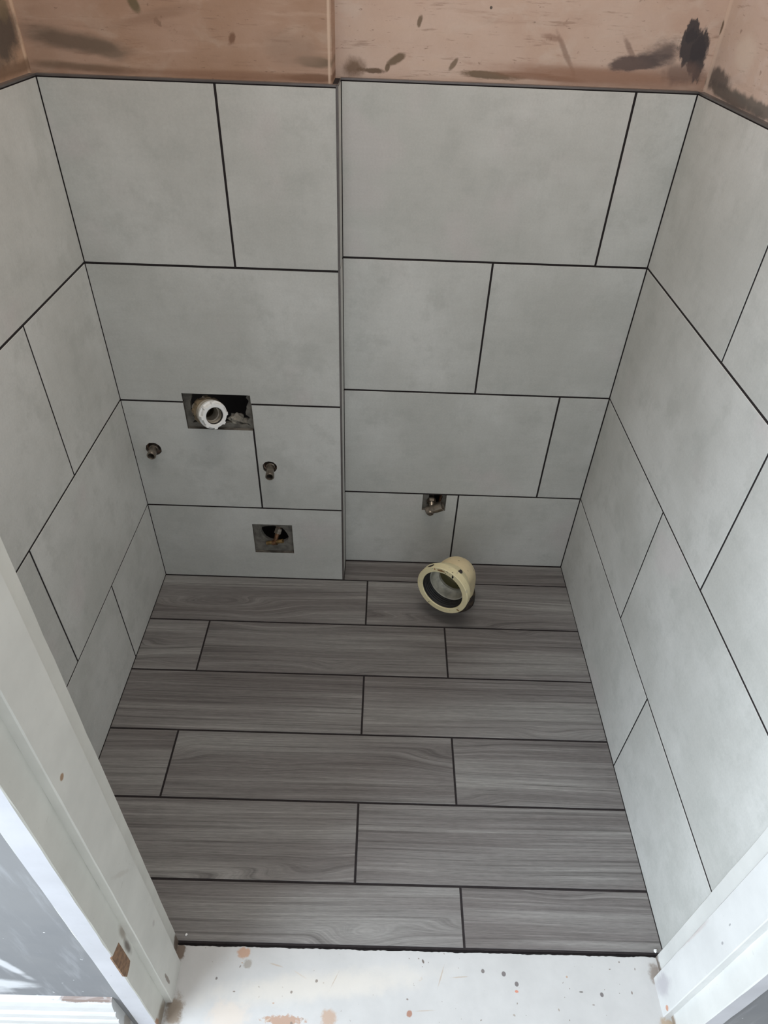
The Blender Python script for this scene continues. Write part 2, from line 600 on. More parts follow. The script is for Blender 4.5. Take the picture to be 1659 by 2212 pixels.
def struct(name, bm, mat, label, category='wall'):
    o = link(name, bm, mat)
    return tag(o, label, category, 'structure')


# holes cut through tile and board of the boxing front
HOLE_WASTE = rect(0.1380, 0.2885, 0.4828, 0.5750)
HOLE_ACCESS = rect(0.2560, 0.3585, 0.0955, 0.1958)
HOLE_P1 = ring_pts(0.0482, 0.4221, 0.0180, 0.0178, 26, 0.05, 3)
HOLE_P2 = ring_pts(0.3166, 0.3800, 0.0170, 0.0172, 26, 0.04, 5)
HOLE_VALVE = rect(0.6945, 0.7565, 0.1960, 0.2490)

# ragged holes in the board behind the tiles
def ragged(a0, a1, b0, b1, seed, jit=0.006, n=9):
    R = random.Random(seed)
    pts = []
    for i in range(n):
        pts.append((a0 + (a1 - a0) * i / n, b0 + R.uniform(0, jit)))
    for i in range(n):
        pts.append((a1 - R.uniform(0, jit), b0 + (b1 - b0) * i / n))
    for i in range(n):
        pts.append((a1 - (a1 - a0) * i / n, b1 - R.uniform(0, jit)))
    for i in range(n):
        pts.append((a0 + R.uniform(0, jit), b1 - (b1 - b0) * i / n))
    return pts

board_waste = ragged(0.1470, 0.2830, 0.4890, 0.5785, 11, 0.010, 12)
board_access = [(0.277, 0.178), (0.275, 0.163), (0.280, 0.148), (0.286, 0.138), (0.296, 0.131), (0.308, 0.128), (0.320, 0.126), (0.333, 0.128), (0.342, 0.134), (0.347, 0.146), (0.343, 0.158), (0.337, 0.170), (0.330, 0.179), (0.318, 0.184), (0.300, 0.184), (0.288, 0.182)]

board_valve = ragged(0.7060, 0.7480, 0.2080, 0.2490, 21, 0.006, 6)
wb = struct('wall_back_left', slab(FB, [(-T, -0.02), (XB - T, -0.02), (XB - T, H), (-T, H)], [board_waste, board_access, ring_pts(0.0482, 0.4221, 0.0165, 0.0165, 20, 0.1, 8), ring_pts(0.3166, 0.3800, 0.0158, 0.0158, 20, 0.1, 9)], -0.018, -T),
            M['plaster_box'], 'boxed-out back wall section with the white waste outlet, pink plaster above pale grey tiles')
bm = slab(FX, [(T + 0.004, -0.02), (D + T, -0.02), (D + T, H), (T + 0.004, H)], [], -T - 0.02, -T)
ret = struct('wall_return', bm, M['plaster_box'], 'narrow return where the boxed-out wall steps back to the alcove')
wa = struct('wall_back_right', slab(FA, [(XB - T - 0.02, -0.02), (W + T, -0.02), (W + T, H), (XB - T - 0.02, H)], [board_valve], -0.018, -T),
            M['plaster_alc'], 'recessed back wall above the soil pipe, pink plaster over pale grey tiles')
wl = struct('wall_left', slab(FL, [(YF - 0.13, -0.02), (T, -0.02), (T, H), (YF - 0.13, H)], [], -0.05, -T), M['plaster_left'],
            'side wall nearest the pipe stubs, tiled pale grey under pink plaster')
wr = struct('wall_right', slab(FR, [(YF - 0.0, -0.02), (D + T, -0.02), (D + T, H), (YF - 0.0, H)], [], -0.05, -T), M['plaster_right'],
            'brightly lit side wall with three dark grout lines, pale grey tiles under pink plaster')
# dark void behind the boxing and the alcove board
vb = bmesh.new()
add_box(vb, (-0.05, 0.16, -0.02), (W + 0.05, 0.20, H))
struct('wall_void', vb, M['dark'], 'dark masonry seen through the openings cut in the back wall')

# grout beds, then the tiles standing 1.5 mm proud of them
GR = -0.0006


def grow(pts, k=1.06):
    ca = sum(p[0] for p in pts) / len(pts)
    cb = sum(p[1] for p in pts) / len(pts)
    return [(ca + (a - ca) * k, cb + (b_ - cb) * k) for a, b_ in pts]


def bed(fr, outer, holes, parent):
    return link('grout_bed', slab(fr, outer, holes, -T, GR), M['grout'], parent)


bed(FB, rect(-0.002, XB - 0.004, 0.0, Z[4] + 0.003), [rect(0.1366, 0.2899, 0.4814, 0.5764), rect(0.2546, 0.3599, 0.0941, 0.1972), grow(HOLE_P1), grow(HOLE_P2)], wb)
bed(FA, rect(XB - 0.001, W + 0.002, 0.0, Z[4] + 0.003), [rect(0.6931, 0.7579, 0.1946, 0.2490)], wa)
bed(FL, rect(YF, 0.002, 0.0, Z[4] + 0.003), [], wl)
bed(FR, rect(YF, D + 0.002, 0.0, Z[4] + 0.003), [], wr)
bed(FX, rect(0.003, D + 0.002, 0.0, Z[4] + 0.003), [], ret)



def shrink(pts, k=0.985):
    ca = sum(p[0] for p in pts) / len(pts)
    cb = sum(p[1] for p in pts) / len(pts)
    return [(ca + (a - ca) * k, cb + (b_ - cb) * k) for a, b_ in pts]


link('backer_board', slab(FB, rect(0.12, 0.31, 0.46, 0.59), [shrink(board_waste)], -0.019, -T + 0.0004), M['board'], wb)
link('backer_board', slab(FB, rect(0.24, 0.37, 0.08, 0.21), [shrink(board_access)], -0.019, -T + 0.0004), M['board'], wb)
link('backer_board', slab(FA, rect(0.68, 0.77, 0.185, 0.2530), [shrink(board_valve)], -0.019, -T + 0.0004), M['board'], wa)


def lay(fr, parent, a_lo, a_hi, courses, notch=None):
    """courses: for each row the inner joints. notch: {(row, i): function building a custom outline}."""
    for r, joints in enumerate(courses):
        b0 = Z[r] + (G if r else 0.0010)
        b1 = Z[r + 1] - (G if r < 3 else 0.0010)
        es = [a_lo] + list(joints) + [a_hi]
        for i in range(len(es) - 1):
            a0 = es[i] + (G if i else 0.0)
            a1 = es[i + 1] - (G if i < len(es) - 2 else 0.0)
            key = (r, i)
            up = random.uniform(-0.00025, 0.00025)
            if notch and key in notch:
                outer, holes = notch[key](a0, a1, b0, b1)
                cen = fr.p((a0 + a1) / 2, (b0 + b1) / 2, 0)
                bm = slab(fr, outer, holes, -T + 0.001, up)
                bmesh.ops.translate(bm, verts=bm.verts, vec=-cen)
            else:
                bm, cen = chamfer_tile(fr, a0, a1, b0, b1, -T + 0.001, up)
            o = link('tile', bm, M['tile'], parent, cen)
            if notch and key in notch:
                o.data.materials.append(M['tile_body'])
                for p in o.data.polygons:
                    if abs(p.normal.dot(fr.n)) < 0.5:
                        p.material_index = 1


hx0, hx1, hz0, hz1 = 0.1380, 0.2885, 0.4828, 0.5750


def n_up(a0, a1, b0, b1):       # notch in the bottom edge of the large tile
    return [(a0, b0), (hx0, b0), (hx0, hz1), (hx1, hz1), (hx1, b0), (a1, b0), (a1, b1), (a0, b1)], []


def n_lowl(a0, a1, b0, b1):     # notch in the top right corner, and a round hole
    return [(a0, b0), (a1, b0), (a1, hz0), (hx0, hz0), (hx0, b1), (a0, b1)], [HOLE_P1]


def n_lowr(a0, a1, b0, b1):
    return [(a0, b0), (a1, b0), (a1, b1), (a0, b1)], [HOLE_P2]


def n_acc(a0, a1, b0, b1):
    return rect(a0, a1, b0, b1), [HOLE_ACCESS]


def n_valve(a0, a1, b0, b1):
    vx0, vx1, vz = 0.6945, 0.7565, 0.1960
    return [(a0, b0), (a1, b0), (a1, b1), (vx1, b1), (vx1, vz), (vx0, vz), (vx0, b1), (a0, b1)], []


lay(FB, wb, 0.0012, XB - 0.0038, [[], [0.2877], [], [0.2886]], {(0, 0): n_acc, (1, 0): n_lowl, (1, 1): n_lowr, (2, 0): n_up})
lay(FA, wa, XB + 0.0012, W - 0.0018, [[0.7874], [0.9914], [0.7937], [1.0004]], {(0, 0): n_valve})
lay(FL, wl, YF, -0.0012, [[-0.2778], [-0.4804], [-0.2757], [-0.4804]])
lay(FR, wr, YF, D - 0.0018, [[-0.5270], [-0.3263], [-0.5234], [-0.3216]])
lay(FX, ret, 0.0035, D - 0.0015, [[], [], [], []])

# ---------------------------------------------------------------- metal tile trims
def trim(n, bm, label):
    return tag(link('trim_%d' % n, bm, M['trim']), label, 'trim', 'structure')


zt = Z[4] + 0.0012
trim(1, box((0.0, -0.0004, zt), (XB - 0.0005, T, zt + 0.0028)), 'grey metal edge trim capping the tiles of the boxed-out wall')
trim(2, box((XB - 0.0005, 0.002, zt), (XB + 0.0, D + T, zt + 0.0028)), 'short grey metal trim on top of the narrow return')
trim(3, box((XB + 0.0, D - 0.0004, zt), (W, D + T, zt + 0.0028)), 'grey metal edge trim capping the alcove tiles')
trim(4, box((-T, YF, zt), (0.0004, 0.0, zt + 0.0028)), 'grey metal edge trim capping the dim side wall tiles')
trim(5, box((W - 0.0004, YF, zt), (W + T, D, zt + 0.0028)), 'grey metal edge trim capping the bright side wall tiles')
bm = bmesh.new()
prof = [(XB - 0.0036, 0.004), (XB - 0.0036, -0.0006), (XB - 0.0012, -0.0008), (XB + 0.0002, -0.0002), (XB + 0.0006, 0.0012), (XB + 0.0005, 0.0034), (XB - 0.001, 0.0040)]
lo = [bm.verts.new((x, y, 0.0)) for x, y in prof]
hi = [bm.verts.new((x, y, zt + 0.0028)) for x, y in prof]
bm.faces.new(lo)
bm.faces.new(hi)
for i in range(len(prof)):
    j = (i + 1) % len(prof)
    bm.faces.new((lo[i], lo[j], hi[j], hi[i]))
trim(6, bm, 'upright grey metal corner trim on the outer corner of the boxed-out wall')

# ---------------------------------------------------------------- floor
floor = struct('floor', slab(FF, rect(-0.05, W + 0.05, YF, D + 0.10), [ring_pts(0.7945, -0.0533, 0.0530, 0.0530, 32)], -0.06, -T), M['concrete'],
               'grey wood-effect plank tile floor with dark joints', 'floor')
link('grout_bed', slab(FF, rect(-0.004, W + 0.004, YF, D + 0.004), [ring_pts(0.7945, -0.0533, 0.0530, 0.0530, 32)], -T, GR), M['grout'], floor)
link('subfloor', box((-0.05, YF, -0.10), (W + 0.05, D + 0.10, -0.061)), M['dark'], floor)
rows = [
    [],                       # alcove strip
    [0.5560],
    [0.1545, 0.7598],
    [0.5573],
    [0.1515, 0.7585],
    [0.5571],
    [0.1490, 0.7549],
]
PH = (0.7945, -0.0533, 0.0528)
for r, js in enumerate(rows):
    y1 = ROWY[r] - (G if r else 0)
    y0 = ROWY[r + 1] + (G if r < 6 else 0.0)
    if r == 1:
        y1 = -0.0031
    es = [0.0010] + js + [W - 0.0010]
    if r == 0:
        es[0] = XB + 0.0016
    for i in range(len(es) - 1):
        a0 = es[i] + (G if i else 0)
        a1 = es[i + 1] - (G if i < len(es) - 2 else 0)
        up = random.uniform(-0.0002, 0.0002)
        if (r == 1 or (r == 0 and PH[1] + PH[2] > y0 + 0.002)) and a0 < PH[0] < a1:
            # cut round the soil pipe
            if r == 0:
                c = [(PH[0] + PH[2] * math.cos(t), PH[1] + PH[2] * math.sin(t)) for t in [math.pi - math.pi * k / 20 for k in range(21)]]
                c = [p for p in c if p[1] > y0]
                outer = [(a0, y0), (c[0][0], y0)] + c + [(c[-1][0], y0), (a1, y0), (a1, y1), (a0, y1)]
            else:
                c = [(PH[0] + PH[2] * math.cos(t), PH[1] + PH[2] * math.sin(t)) for t in [-2 * math.pi * k / 56 + math.pi / 2 for k in range(57)]]
                c = [p for p in c if p[1] < y1]
                c.sort(key=lambda p: math.atan2(p[1] - PH[1], p[0] - PH[0]) if math.atan2(p[1] - PH[1], p[0] - PH[0]) < math.pi / 2 else math.atan2(p[1] - PH[1], p[0] - PH[0]) - 2 * math.pi)
                outer = [(a1, y1), (c[-1][0], y1)] + c[::-1] + [(c[0][0], y1), (a0, y1), (a0, y0), (a1, y0)]
            cen = FF.p((a0 + a1) / 2, (y0 + y1) / 2, 0)
            bm = slab(FF, outer, [], -T + 0.001, up)
            bmesh.ops.translate(bm, verts=bm.verts, vec=-cen)
        else:
            bm, cen = chamfer_tile(FF, a0, a1, y0, y1, -T + 0.001, up, 0.0005)
        link('plank', bm, M['plank'], floor, cen)

# ---------------------------------------------------------------- doorway: linings, stops, threshold
chipc = (140, 104, 80)
dark_c = (70, 58, 48)
def brown(c, r, ang=0, axis=0, col=chipc, amp=0.5, ns=90, soft=0.2, st=0.95):
    return (c, r, ang, axis, col, amp, ns, soft, st)

lin_l = [
    brown((0.256, -0.975, 0.30), (1, 0.005, 0.022), 0, 0, (74, 58, 44), 0.5, 60, 0.6, 0.9),
    brown((0.256, -0.971, 0.34), (1, 0.005, 0.02), 0, 0, (120, 104, 86), 0.5, 60, 0.6, 0.7),
    brown((0.254, -0.990, 0.010), (1, 0.022, 0.022), 0, 0, (112, 94, 74), 0.9, 60, 0.5, 0.8),
    brown((0.254, -1.003, 0.03), (1, 0.006, 0.014), 0, 0, (150, 110, 80), 0.6, 120, 0.2, 0.9),
    brown((0.256, -0.888, 0.012), (1, 0.012, 0.03), 0, 0, (84, 66, 52), 0.8, 80, 0.3, 0.9),
]
lin_r = [
    brown((1.09, -0.900, 0.0), (1, 0.03, 0.012), 0, 0, (92, 78, 66), 0.9, 80, 0.4, 0.9),
    brown((1.09, -0.975, 0.0), (1, 0.02, 0.012), 0, 0, (130, 112, 92), 0.9, 80, 0.4, 0.9),
]
stop_l = [
    brown((0.265, -0.955, 0.075), (1, 0.003, 0.022), 0, 0, (112, 96, 84), 0.6, 120, 0.2, 0.8),
    brown((0.27, -0.928, 0.24), (1, 0.004, 0.006), 0, 0, (178, 172, 168), 0.2, 60, 0.5, 0.7),
    brown((0.276, -0.95, 0.71), (1, 0.0035, 0.0042), 0, 0, (150, 118, 88), 0.4, 120, 0.3, 0.9),
    brown((0.27, -0.94, 0.45), (1, 0.003, 0.03), 0.5, 0, (186, 182, 174), 0.8, 80, 0.5, 0.6),
]
stop_r = [
    brown((1.078, -0.936, 0.035), (1, 0.014, 0.030), 0.15, 0, (172, 168, 172), 0.8, 60, 0.5, 0.75),
    brown((1.078, -0.966, 0.028), (1, 0.004, 0.006), 0, 0, (196, 140, 112), 0.5, 90, 0.2, 0.9),
    brown((1.078, -0.915, 0.19), (1, 0.0035, 0.07), 0.03, 0, (192, 182, 178), 0.9, 40, 0.5, 0.75),
    brown((1.072, -0.953, 0.30), (1, 0.0018, 0.0035), 0, 0, (150, 148, 150), 0.2, 60, 0.3, 0.8),
    brown((1.072, -0.943, 0.34), (1, 0.0012, 0.0035), 0, 0, (150, 148, 150), 0.2, 60, 0.3, 0.8),
]
M['lining_l'] = paint_material('aged_white_gloss_lining', (206, 205, 197), chips=lin_l, rough=0.42, speck=0.15)
M['lining_r'] = paint_material('white_gloss_lining', (214, 214, 210), chips=lin_r, rough=0.42, speck=0.15)
M['stop_l'] = paint_material('aged_white_gloss_stop', (210, 209, 202), chips=stop_l, rough=0.42, speck=0.12)
M['stop_r'] = paint_material('white_gloss_stop', (214, 214, 212), chips=stop_r, rough=0.42, speck=0.15)


def leaning(poly, z0, z1, ax, ay, chip=0.0, seed=0, nz=1):
    """Upright prism whose plan polygon drifts by (ax, ay) per metre of height."""
    bm = bmesh.new()
    R = random.Random(seed)
    rings = []
    for k in range(nz + 1):
        z = z0 + (z1 - z0) * k / nz
        rings.append([bm.verts.new((x + ax * z + R.uniform(-chip, chip), y + ay * z + R.uniform(-chip, chip), z)) for x, y in poly])
    bm.faces.new(rings[0])
    bm.faces.new(rings[-1])
    for A, B in zip(rings, rings[1:]):
        for i in range(len(poly)):
            j = (i + 1) % len(poly)
            bm.faces.new((A[i], A[j], B[j], B[i]))
    return bm


DH = 2.00
door = bpy.data.objects.new('door_1', None)
COL.objects.link(door)
door.location = (0, 0, 0)
tag(door, 'worn white painted door lining around the doorway, without a door', 'door frame', 'structure')
LX, RX = 0.2535, 1.0911
AXL, AXR, AY = 0.0165, -0.012, 0.0058
b = 0.0012
jl = link('jamb', leaning([(LX - 0.030, -0.8800), (LX - b, -0.8800), (LX, -0.8800 - b), (LX, -1.0045 + b), (LX - b, -1.0045), (LX - 0.0285, -1.0045), (LX - 0.030, -1.0035)], 0.0, DH, AXL, AY, 0.0003, 4, 60), M['lining_l'], door)
jl['label'] = 'yellowed white jamb with a bare wood patch'
jr = link('jamb', leaning([(RX + 0.028, -0.8850), (RX + b, -0.8850), (RX, -0.8850 - b), (RX, -1.0085 + b), (RX + b, -1.0085), (RX + 0.0265, -1.0085), (RX + 0.028, -1.0075)], 0.0, DH, AXR, AY, 0.0003, 6, 60), M['lining_r'], door)
jr['label'] = 'bright white jamb'
link('door_stop', leaning([(LX + 0.0, -0.9112), (LX + 0.0115 - b, -0.9112), (LX + 0.0115, -0.9112 - b), (LX + 0.0115, -0.9690 + b), (LX + 0.0115 - b, -0.9690), (LX + 0.0, -0.9690)], 0.0, DH - 0.03, AXL, AY, 0.0002, 5, 60), M['stop_l'], jl)
link('door_stop', leaning([(RX + 0.0, -0.9165), (RX - 0.0132 + b, -0.9165), (RX - 0.0132, -0.9165 - b), (RX - 0.0132, -0.9720 + b), (RX - 0.0132 + b, -0.9720), (RX + 0.0, -0.9720)], 0.0, DH - 0.03, AXR, AY, 0.0002, 7, 60), M['stop_r'], jr)
link('head', box((LX - 0.030 + AXL * DH, -1.0045 + AY * DH, DH), (RX + 0.028 + AXR * DH, -0.8800 + AY * DH, DH + 0.03)), M['lining_r'], door)

M['front_edge'] = paint_material('lilac_white_toned_down', (190, 190, 195), rough=0.5, speck=0.3)  # lilac white, darkened in colour to offset too much light on the front edges
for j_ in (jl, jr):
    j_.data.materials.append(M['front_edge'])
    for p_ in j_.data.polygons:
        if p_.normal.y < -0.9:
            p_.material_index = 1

# bare wood patch where a hinge was cut in (on the rebate face)
M['bare_wood'] = plain('bare_brown_wood', (140, 108, 80), 0.8, 0, 0.4, 120, 0.3, c2=(104, 78, 58))
pts = [(-0.9837, 0.3443), (-0.9838, 0.2695), (-0.9900, 0.2660), (-1.0010, 0.2650), (-1.0043, 0.2790), (-1.0043, 0.3544)]
bm = bmesh.new()
F_ = [bm.verts.new((LX + AXL * z + 0.0003, y + AY * 0.0, z)) for y, z in pts]
B_ = [bm.verts.new((LX + AXL * z - 0.002, y, z)) for y, z in pts]
bm.faces.new(F_)
bm.faces.new(B_)
for i in range(len(pts)):
    j = (i + 1) % len(pts)
    bm.faces.new((F_[i], F_[j], B_[j], B_[i]))
o = link('bare_wood_patch', bm, M['bare_wood'], jl)
o['label'] = 'bare brown wood patch'

# threshold board
spots = [
    brown((0.3693, -0.8950, 0), (0.011, 0.0085, 1), 0, 2, (176, 140, 116), 0.7, 120, 0.25, 0.9),
    brown((0.3790, -0.9115, 0), (0.0066, 0.0066, 1), 0, 2, (150, 144, 136), 0.6, 160, 0.3, 0.9),
    brown((0.7837, -0.9136, 0), (0.0030, 0.0032, 1), 0, 2, (110, 104, 102), 0.1, 60, 0.15, 0.95),
    brown((0.8193, -0.9169, 0), (0.0036, 0.0038, 1), 0, 2, (104, 98, 98), 0.1, 60, 0.15, 0.95),
    brown((0.8396, -0.9312, 0), (0.0034, 0.0036, 1), 0, 2, (104, 98, 98), 0.1, 60, 0.15, 0.95),
    brown((0.8382, -0.9417, 0), (0.0030, 0.0018, 1), 0, 2, (190, 120, 96), 0.6, 160, 0.2, 0.9),
    brown((0.9824, -0.9433, 0), (0.0030, 0.0034, 1), 0, 2, (104, 98, 98), 0.1, 60, 0.15, 0.95),
    brown((0.9477, -0.9401, 0), (0.0038, 0.0010, 1), 0, 2, (90, 84, 80), 0.6, 160, 0.2, 0.9),
    brown((0.6811, -0.9015, 0), (0.0018, 0.0032, 1), 0.4, 2, (90, 78, 72), 0.4, 160, 0.2, 0.9),
    brown((0.6559, -0.9761, 0), (0.0045, 0.0048, 1), 0, 2, (150, 110, 92), 0.4, 120, 0.2, 0.95),
    brown((0.45, -0.9890, 0), (0.030, 0.0065, 1), 0, 2, (164, 136, 118), 1.2, 120, 0.2, 0.95),
    brown((0.5235, -0.9840, 0), (0.012, 0.011, 1), 0, 2, (170, 146, 128), 0.8, 110, 0.3, 0.9),
    brown((0.36, -0.985, 0), (0.03, 0.02, 1), 0, 2, (200, 186, 172), 0.9, 60, 0.5, 0.6),
    brown((0.2700, -0.9800, 0), (0.014, 0.020, 1), 0, 2, (120, 104, 86), 1.0, 90, 0.4, 0.85),
    brown((0.2600, -0.8950, 0), (0.008, 0.016, 1), 0, 2, (96, 78, 62), 0.8, 90, 0.3, 0.9),
    brown((1.0830, -0.9120, 0), (0.010, 0.016, 1), 0, 2, (126, 114, 104), 0.9, 90, 0.4, 0.8),
    brown((1.0820, -0.9850, 0), (0.012, 0.012, 1), 0, 2, (160, 140, 116), 0.9, 90, 0.4, 0.85),
    brown((0.51, -0.94, 0), (0.16, 0.018, 1), 0.1, 2, (206, 198, 186), 0.9, 24, 0.6, 0.5),
]
R = random.Random(77)
for i in range(20):
    cx_, cy_ = R.uniform(0.29, 1.06), R.uniform(-1.0, -0.895)
    spots.append(brown((cx_, cy_, 0), (R.uniform(0.0008, 0.0026), R.uniform(0.0008, 0.0022), 1), R.uniform(0, 3), 2, R.choice([(120, 108, 100), (170, 140, 118), (96, 88, 84), (150, 140, 130)]), 0.7, 200, 0.25, 0.85))
for i in range(7):
    cx_, cy_ = R.uniform(0.30, 0.75), R.uniform(-1.0, -0.90)
    spots.append(brown((cx_, cy_, 0), (R.uniform(0.004, 0.016), R.uniform(0.0006, 0.0012), 1), R.uniform(-1.2, 1.2), 2, R.choice([(184, 172, 158), (170, 154, 138)]), 0.8, 140, 0.5, 0.7))
M['threshold'] = paint_material('scuffed_white_painted_threshold', (187, 186, 184), chips=spots, rough=0.45, speck=0.85, mottle=0.06)
bm = bmesh.new()
R = random.Random(3)
xs = [LX - 0.03 + (RX - LX + 0.06) * i / 220 for i in range(221)]
top_b, top_f, bot_b, bot_f = [], [], [], []
for x in xs:
    yy = -0.8868 + R.uniform(-0.0005, 0.0005) + 0.0007 * math.sin(31 * x) * math.sin(77 * x + 1)
    top_b.append(bm.verts.new((x, yy, 0.0005)))
    bot_b.append(bm.verts.new((x, yy, -0.05)))
    top_f.append(bm.verts.new((x, -1.06, 0.0005)))
    bot_f.append(bm.verts.new((x, -1.06, -0.05)))
for i in range(220):
    bm.faces.new((top_f[i], top_f[i + 1], top_b[i + 1], top_b[i]))
    bm.faces.new((bot_b[i], top_b[i], top_b[i + 1], bot_b[i + 1]))
    bm.faces.new((bot_f[i], bot_f[i + 1], top_f[i + 1], top_f[i]))
link('threshold', bm, M['threshold'], door)
bm = bmesh.new()
lo_, hi_ = [], []
for x in xs:
    lo_.append(bm.verts.new((x, -0.8885 + R.uniform(-0.0008, 0.0008), -0.0002)))
    hi_.append(bm.verts.new((x, YF + 0.0050, -0.0009)))
for i in range(220):
    bm.faces.new((lo_[i], lo_[i + 1], hi_[i + 1], hi_[i]))
bmesh.ops.solidify(bm, geom=bm.faces[:], thickness=0.004)
link('grout_joint', bm, M['grout'], floor)

# ---------------------------------------------------------------- hall side of the doorway
k = NT('grey_emulsion_wall', 0.7, spec=0.3)
p = k.tc.outputs['Object']
c = k.mix(k.rng(k.noise(p, 4, 4), 0.35, 0.65), lin((131, 131, 132)), lin((119, 120, 123)))
br_ = k.noise(k.mapping(p, (60, 1, 8), rot=(0, 0.5, 0)), 1.0, 4, 0.6)
c = k.mix(k.math('MULTIPLY', k.rng(br_, 0.5, 0.75), 0.3), c, lin((176, 178, 182)))
sp = k.rng(k.noise(p, 110, 2, 0.5), 0.73, 0.76)
c = k.mix(sp, c, lin((214, 214, 216)))
for cc, rr, an, st in (((0.07, -1.0, 0.215), (0.045, 1, 0.018), 0.1, 0.75), ((0.105, -1.0, 0.30), (0.008, 1, 0.055), -0.25, 0.7), ((0.03, -1.0, 0.185), (0.04, 1, 0.02), 0.1, 0.5)):
    mk = k.stain(cc, rr, an, 1, 0.8, 40, 0.4, k.mapping(p, (0.4, 1, 1)), st)
    c = k.mix(mk, c, lin((216, 217, 220)))
k.color(c)
k.bump(k.noise(p, 60, 4), 0.15, 0.002)
M['grey_wall'] = k.mat
FH = Frame((0, -1.0, 0), (1, 0, 0), (0, 0, 1), (0, -1, 0))
bm = slab(FH, [(-1.6, 0), (0.225, 0), (0.232, 0.45), (0.257, DH), (0.257, DH + 0.03), (RX + 0.005, DH + 0.03), (RX + 0.005, DH), (RX + 0.0265, 0.0), (2.6, 0), (2.6, H), (-1.6, H)], [], -0.115, 0.0)
struct('wall_front', bm, M['grey_wall'], 'grey painted hall wall around the doorway with white paint smears')

# skirting, moulded
prof = [(0.0, 0.012), (0.018, 0.012), (0.018, 0.066), (0.0165, 0.070), (0.0150, 0.0705), (0.0150, 0.0735), (0.0165, 0.075), (0.0168, 0.094), (0.0150, 0.0975), (0.0132, 0.098), (0.0132, 0.101), (0.0146, 0.1025), (0.0140, 0.118), (0.0118, 0.122), (0.0100, 0.1225), (0.0100, 0.126), (0.0112, 0.128), (0.0095, 0.142), (0.0070, 0.152), (0.0035, 0.158), (0.0, 0.160)]
M['skirting'] = paint_material('white_gloss_skirting', (202, 202, 201), rough=0.35, speck=0.1, chips=[
    brown((0.18, -1.012, 0.158), (0.045, 1, 0.004), 0, 1, (120, 100, 90), 1.0, 90, 0.3, 0.9), brown((0.212, -1.01, 0.05), (0.006, 1, 0.02), 0, 1, (150, 140, 130), 1.0, 90, 0.3, 0.8)])


def skirt(x0, x1, nx):
    bm = bmesh.new()
    R = random.Random(9)
    rings = []
    for i in range(nx + 1):
        x = x0 + (x1 - x0) * i / nx
        rings.append([bm.verts.new((x, -1.0 - d + R.uniform(-0.0002, 0.0002), z + R.uniform(-0.0003, 0.0003))) for d, z in prof])
    for A, B in zip(rings, rings[1:]):
        for i in range(len(prof) - 1):
            bm.faces.new((A[i], A[i + 1], B[i + 1], B[i]))
    bm.faces.new(rings[0])
    bm.faces.new(rings[-1])
    return bm


tag(link('baseboard_left', skirt(-1.5, 0.2130, 90), M['skirting']), 'chipped white moulded skirting board under the grey hall wall', 'skirting', 'structure')

M['hall_floor'] = plain('pale_hall_floor', (190, 186, 178), 0.7, 0, 0.1, 20)
hf = struct('floor_hall', box((-1.6, -3.4, -0.06), (2.6, -1.06, -0.001)), M['hall_floor'], 'pale hall floor in front of the doorway', 'floor')
link('edge_strip', box((-1.6, -1.06, -0.06), (LX - 0.03, -0.95, -0.001)), M['hall_floor'], hf)
link('edge_strip', box((RX + 0.03, -1.06, -0.06), (2.6, -0.95, -0.001)), M['hall_floor'], hf)
struct('ceiling', box((-0.05, -0.99, H), (W + 0.05, D + 0.1, H + 0.05)), M['white_ceiling'], 'flat white ceiling over the small room', 'ceiling')

# ---------------------------------------------------------------- fixtures
def pvc_material(name, base, dark=(150, 128, 100), chip=True):
    k = NT(name, 0.42, spec=0.45)
    p = k.tc.outputs['Object']
    c = k.mix(k.rng(k.noise(p, 14, 4), 0.35, 0.7), lin(base), lin(dark))
    if chip:
        c = k.mix(k.math('MULTIPLY', k.rng(k.noise(p, 70, 4, 0.6), 0.60, 0.68), 0.7), c, lin((196, 186, 160)))
        c = k.mix(k.rng(k.noise(k.mapping(p, (1, 1, 1), (2, 1, 4)), 85, 3, 0.6), 0.69, 0.72), c, lin((60, 54, 50)))
        c = k.mix(k.rng(k.noise(k.mapping(p, (1, 1, 1), (5, 1, 2)), 60, 2, 0.6), 0.715, 0.735), c, lin((164, 104, 66)))
    k.color(c)
    k.bump(k.noise(p, 90, 4), 0.1, 0.001)
    return k.mat


M['cream'] = pvc_material('cream_painted_pipe', (222, 206, 168), (208, 190, 152))
M['cream_rim'] = pvc_material('cream_painted_rim', (226, 216, 176), (216, 204, 164))
M['cream_in'] = plain('grimy_pale_bore', (206, 202, 186), 0.4, 0, 0.4, 40)
M['olive'] = plain('olive_bore', (118, 112, 78), 0.5, 0, 0.2, 20)
M['rubber'] = plain('black_rubber', (34, 33, 33), 0.55, 0, 0.4, 60)
M['rust'] = plain('orange_brown_stain', (188, 150, 104), 0.6, 0, 0.25, 120)
M['chip'] = plain('dark_paint_chip', (50, 44, 44), 0.7)
M['crust'] = plain('crusty_brown_sleeve', (72, 58, 46), 0.85, 0, 0.5, 80, 0.5, c2=(34, 30, 28))
M['white_pvc'] = plain('white_plastic', (226, 226, 224), 0.4, 0, 0.05, 20)
M['dirty_pvc'] = plain('dirty_white_plastic', (190, 182, 168), 0.5, 0, 0.3, 60)
M['beige_pvc'] = plain('old_beige_plastic', (150, 132, 106), 0.55, 0, 0.35, 60)
M['nickel'] = plain('tarnished_nickel', (150, 140, 128), 0.36, 0.85, 0.45, 90)
M['dark_metal'] = plain('dark_tarnished_metal', (104, 92, 80), 0.5, 0.7, 0.6, 120)
M['brass'] = plain('tarnished_brass', (150, 124, 82), 0.42, 0.6, 0.5, 90)
M['copper'] = plain('dull_copper', (128, 94, 68), 0.45, 0.6, 0.5, 90)
M['filler'] = plain('grey_filler', (150, 144, 132), 0.9, 0, 0.4, 70, 0.5)

